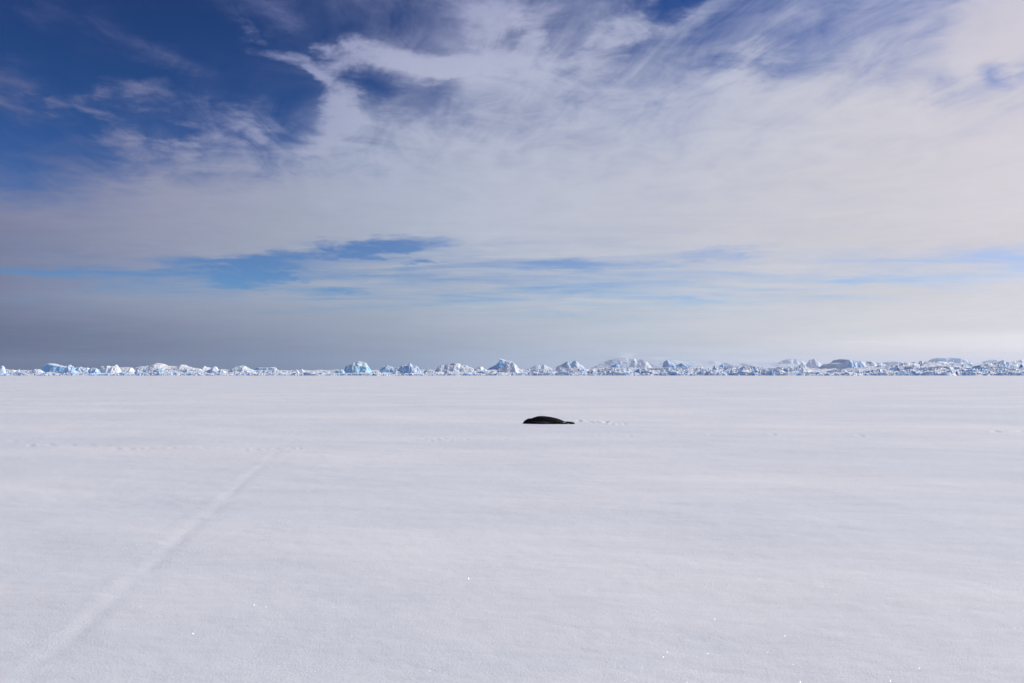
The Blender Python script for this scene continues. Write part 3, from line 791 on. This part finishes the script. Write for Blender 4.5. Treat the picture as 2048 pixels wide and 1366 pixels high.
# ------------------------------------------------------------------ seal
def seal():
    Zp = 0.001463                                  # metres per traced unit, nose at unit 175
    st = [  # unit, top height, half width, belly height
        (172, .045, .02, .012), (178, .09, .065, .0), (205, .145, .10, -.01), (240, .185, .125, -.02), (290, .232, .15, -.02), (345, .272, .165, -.02), (390, .279, .168, -.02),
        (428, .268, .175, -.02), (480, .30, .215, -.02), (560, .342, .265, -.02), (650, .376, .30, -.02), (760, .388, .32, -.02), (900, .375, .31, -.02), (1050, .345, .28, -.02),
        (1200, .30, .235, -.02), (1320, .248, .19, -.02), (1400, .205, .155, -.02), (1480, .15, .115, -.01), (1540, .12, .09, .0), (1580, .10, .07, .01), (1600, .07, .04, .03)]
    su = np.array([s[0] for s in st], float)
    uu = np.concatenate([np.linspace(172, 240, 8)[:-1], np.linspace(240, 1540, 60), np.linspace(1540, 1600, 6)[1:]])
    top, wid, bot = (np.interp(uu, su, [s[k_] for s in st]) for k_ in (1, 2, 3))
    kern = lambda a: np.convolve(np.pad(a, 1, 'edge'), [.25, .5, .25], 'valid')
    top, wid = kern(top), kern(wid)
    nth = 36
    V, Fq = [], []
    for u_, tp, wd, bt in zip(uu, top, wid, bot):
        for j in range(nth):
            a = 2 * math.pi * j / nth
            cy_, cz_ = math.cos(a), math.sin(a)
            mid = bt + (tp - bt) * 0.42
            y_ = wd * math.copysign(abs(cy_) ** 0.9, cy_)
            z_ = mid + (tp - mid) * cz_ if cz_ > 0 else mid + (mid - bt) * math.copysign(abs(cz_) ** 0.75, cz_)
            V.append(((u_ - 175) * Zp, y_, z_))
    n = len(uu)
    for i in range(n - 1):
        for j in range(nth):
            Fq.append((i * nth + j, (i + 1) * nth + j, (i + 1) * nth + (j + 1) % nth, i * nth + (j + 1) % nth))
    caps = [tuple(range(nth)), tuple(range((n - 1) * nth, n * nth))[::-1]]
    F_all = [tuple(f) for f in Fq] + caps

    def blade(path, widths, thick, up):
        """a tapering flat flipper along path"""
        base = len(V)
        m_ = 12
        up = Vector(up).normalized()
        for k_, (p, w) in enumerate(zip(path, widths)):
            p = Vector(p)
            q = Vector(path[min(k_ + 1, len(path) - 1)]) - Vector(path[max(k_ - 1, 0)])
            side_ = q.cross(up).normalized()
            for j in range(m_):
                a = 2 * math.pi * j / m_
                v = p + side_ * (w * math.cos(a)) + up * (thick * (0.35 + 0.65 * min(1, w / max(widths))) * math.sin(a))
                V.append(tuple(v))
        for i in range(len(path) - 1):
            for j in range(m_):
                F_all.append((base + i * m_ + j, base + i * m_ + (j + 1) % m_, base + (i + 1) * m_ + (j + 1) % m_, base + (i + 1) * m_ + j))
        F_all.append(tuple(base + j for j in range(m_))[::-1])
        F_all.append(tuple(base + (len(path) - 1) * m_ + j for j in range(m_)))
    X = lambda u_: (u_ - 175) * Zp
    for s in (-1, 1):       # hind flippers, laid together behind the tail with fanned tips
        blade([(X(1490), .04 * s, .085), (X(1580), .055 * s, .085), (X(1660), .075 * s, .072), (X(1740), .10 * s, .055), (X(1800), .12 * s, .042), (X(1818), .125 * s, .036)],
              [.06, .065, .08, .085, .058, .02], .05, (0.1, .25 * s, 1))
    for s in (-1, 1):       # fore flippers, folded back along the flanks
        blade([(X(590), .22 * s, .13), (X(680), .31 * s, .115), (X(780), .345 * s, .09), (X(880), .35 * s, .065), (X(960), .345 * s, .045), (X(1000), .34 * s, .035)],
              [.05, .075, .08, .07, .045, .015], .026, (0, s, .55))
    me = bpy.data.meshes.new('body')
    me.from_pydata(V, [], F_all)
    tmp = bpy.data.objects.new('tmp', me)
    col.objects.link(tmp)
    r = tmp.modifiers.new('r', 'REMESH'); r.mode = 'VOXEL'; r.voxel_size = 0.013
    sm = tmp.modifiers.new('s', 'SMOOTH'); sm.factor = 0.5; sm.iterations = 4
    dg = bpy.context.evaluated_depsgraph_get()
    body = bpy.data.meshes.new_from_object(tmp.evaluated_get(dg))
    body.name = 'body'
    bpy.data.objects.remove(tmp); bpy.data.meshes.remove(me)
    body.polygons.foreach_set('use_smooth', np.full(len(body.polygons), True))
    m, t, b = new_mat('seal_fur')
    tc_ = t.nodes.new('ShaderNodeTexCoord')
    ox, oy, oz = sep(t, tc_.outputs['Object'])
    spots = noise(t, tc_.outputs['Object'], 13.0, 4, 0.6)
    mott = noise(t, comb(t, ox * 0.4, oy, oz), 6.0, 4, 0.6)
    low = (oz + (mott - 0.5) * 0.16).ss(0.20, 0.12) * ox.ss(0.35, 0.75) * ox.ss(1.5, 1.1)
    c = mixc(t, mott, (0.004, 0.004, 0.004), (0.010, 0.009, 0.008))
    c = mixc(t, low * 0.85, c, (0.040, 0.042, 0.050))
    rear = ox.ss(1.45, 1.8) * spots.ss(0.50, 0.62)
    c = mixc(t, rear * 0.55, c, (0.09, 0.088, 0.082))
    t.links.new(c, b.inputs['Base Color'])
    b.inputs['Roughness'].default_value = 0.6
    b.inputs['Specular IOR Level'].default_value = 0.10
    t.links.new(bump(t, noise(t, comb(t, ox * 0.2, oy, oz), 90, 4, 0.7), 0.3, 0.006), b.inputs['Normal'])
    root = bpy.data.objects.new('seal', None)
    col.objects.link(root)
    obj('body', body, m, root)
    # eyes, nostrils, and pale claws of the hind flippers
    me_, te, be = new_mat('seal_eye')
    be.inputs['Base Color'].default_value = (0.004, 0.004, 0.004, 1); be.inputs['Roughness'].default_value = 0.08
    mc_, tcw, bc = new_mat('seal_pale_fur')
    bc.inputs['Base Color'].default_value = (0.55, 0.53, 0.50, 1); bc.inputs['Roughness'].default_value = 0.7

    def ball(name, p, rad, mat, nseg=10):
        vv, ff = [], []
        for i in range(nseg // 2 + 1):
            th = math.pi * i / (nseg // 2)
            for j in range(nseg):
                a = 2 * math.pi * j / nseg
                vv.append((rad[0] * math.sin(th) * math.cos(a), rad[1] * math.sin(th) * math.sin(a), rad[2] * math.cos(th)))
        o = obj(name, mesh_from(name, vv, grid_faces(nseg // 2 + 1, nseg, wrap=True)[:, ::-1], True), mat, root)
        o.location = p
        return o
    for s in (-1, 1):
        ball('eye', (X(262), .118 * s, .135), (.016, .012, .016), me_)
        ball('nostril', (X(182), .025 * s, .085), (.006, .012, .008), me_, 8)
    tag(ball('fur_patch', (X(1455), -.128, .105), (.034, .022, .02), mc_), 'pale patch on the flank near the tail')
    tag(ball('fur_patch', (X(1507), -.112, .085), (.036, .022, .018), mc_), 'pale patch at the root of the hind flipper')
    gxy = ground_at(1046, 848)
    d = gxy[1] + 0.28
    root.location = (at(1046, 848, d)[0], d, float(snow_height(np.array([gxy[0] + 1.1]), np.array([d]))[0]) - 0.02)
    root.rotation_euler = (0, 0, math.radians(1.5))
    tag(root, 'dark seal lying on the snow with its head to the left', 'seal')


seal()

# ------------------------------------------------------------------ haze
bx = [(-15000, 15000), (-15000, 15000), (-2.0, 245.0)]
hv = [(x, y, z) for x in bx[0] for y in bx[1] for z in bx[2]]
haze = bpy.data.meshes.new('haze')
haze.from_pydata(hv, [], [tuple(int(i) for i in f) for f in cf])
mh = bpy.data.materials.new('haze_air')
mh.use_nodes = True
th = mh.node_tree
th.nodes.clear()
pv = th.nodes.new('ShaderNodeVolumePrincipled')
pv.inputs['Color'].default_value = (0.68, 0.81, 1.0, 1)
pv.inputs['Density'].default_value = 4.6e-5
pv.inputs['Anisotropy'].default_value = 0.6
oh = th.nodes.new('ShaderNodeOutputMaterial')
th.links.new(pv.outputs[0], oh.inputs['Volume'])
haze_o = obj('haze', haze, mh)
tag(haze_o, 'thin pale haze hanging in the air over the ice', 'haze', kind='stuff')
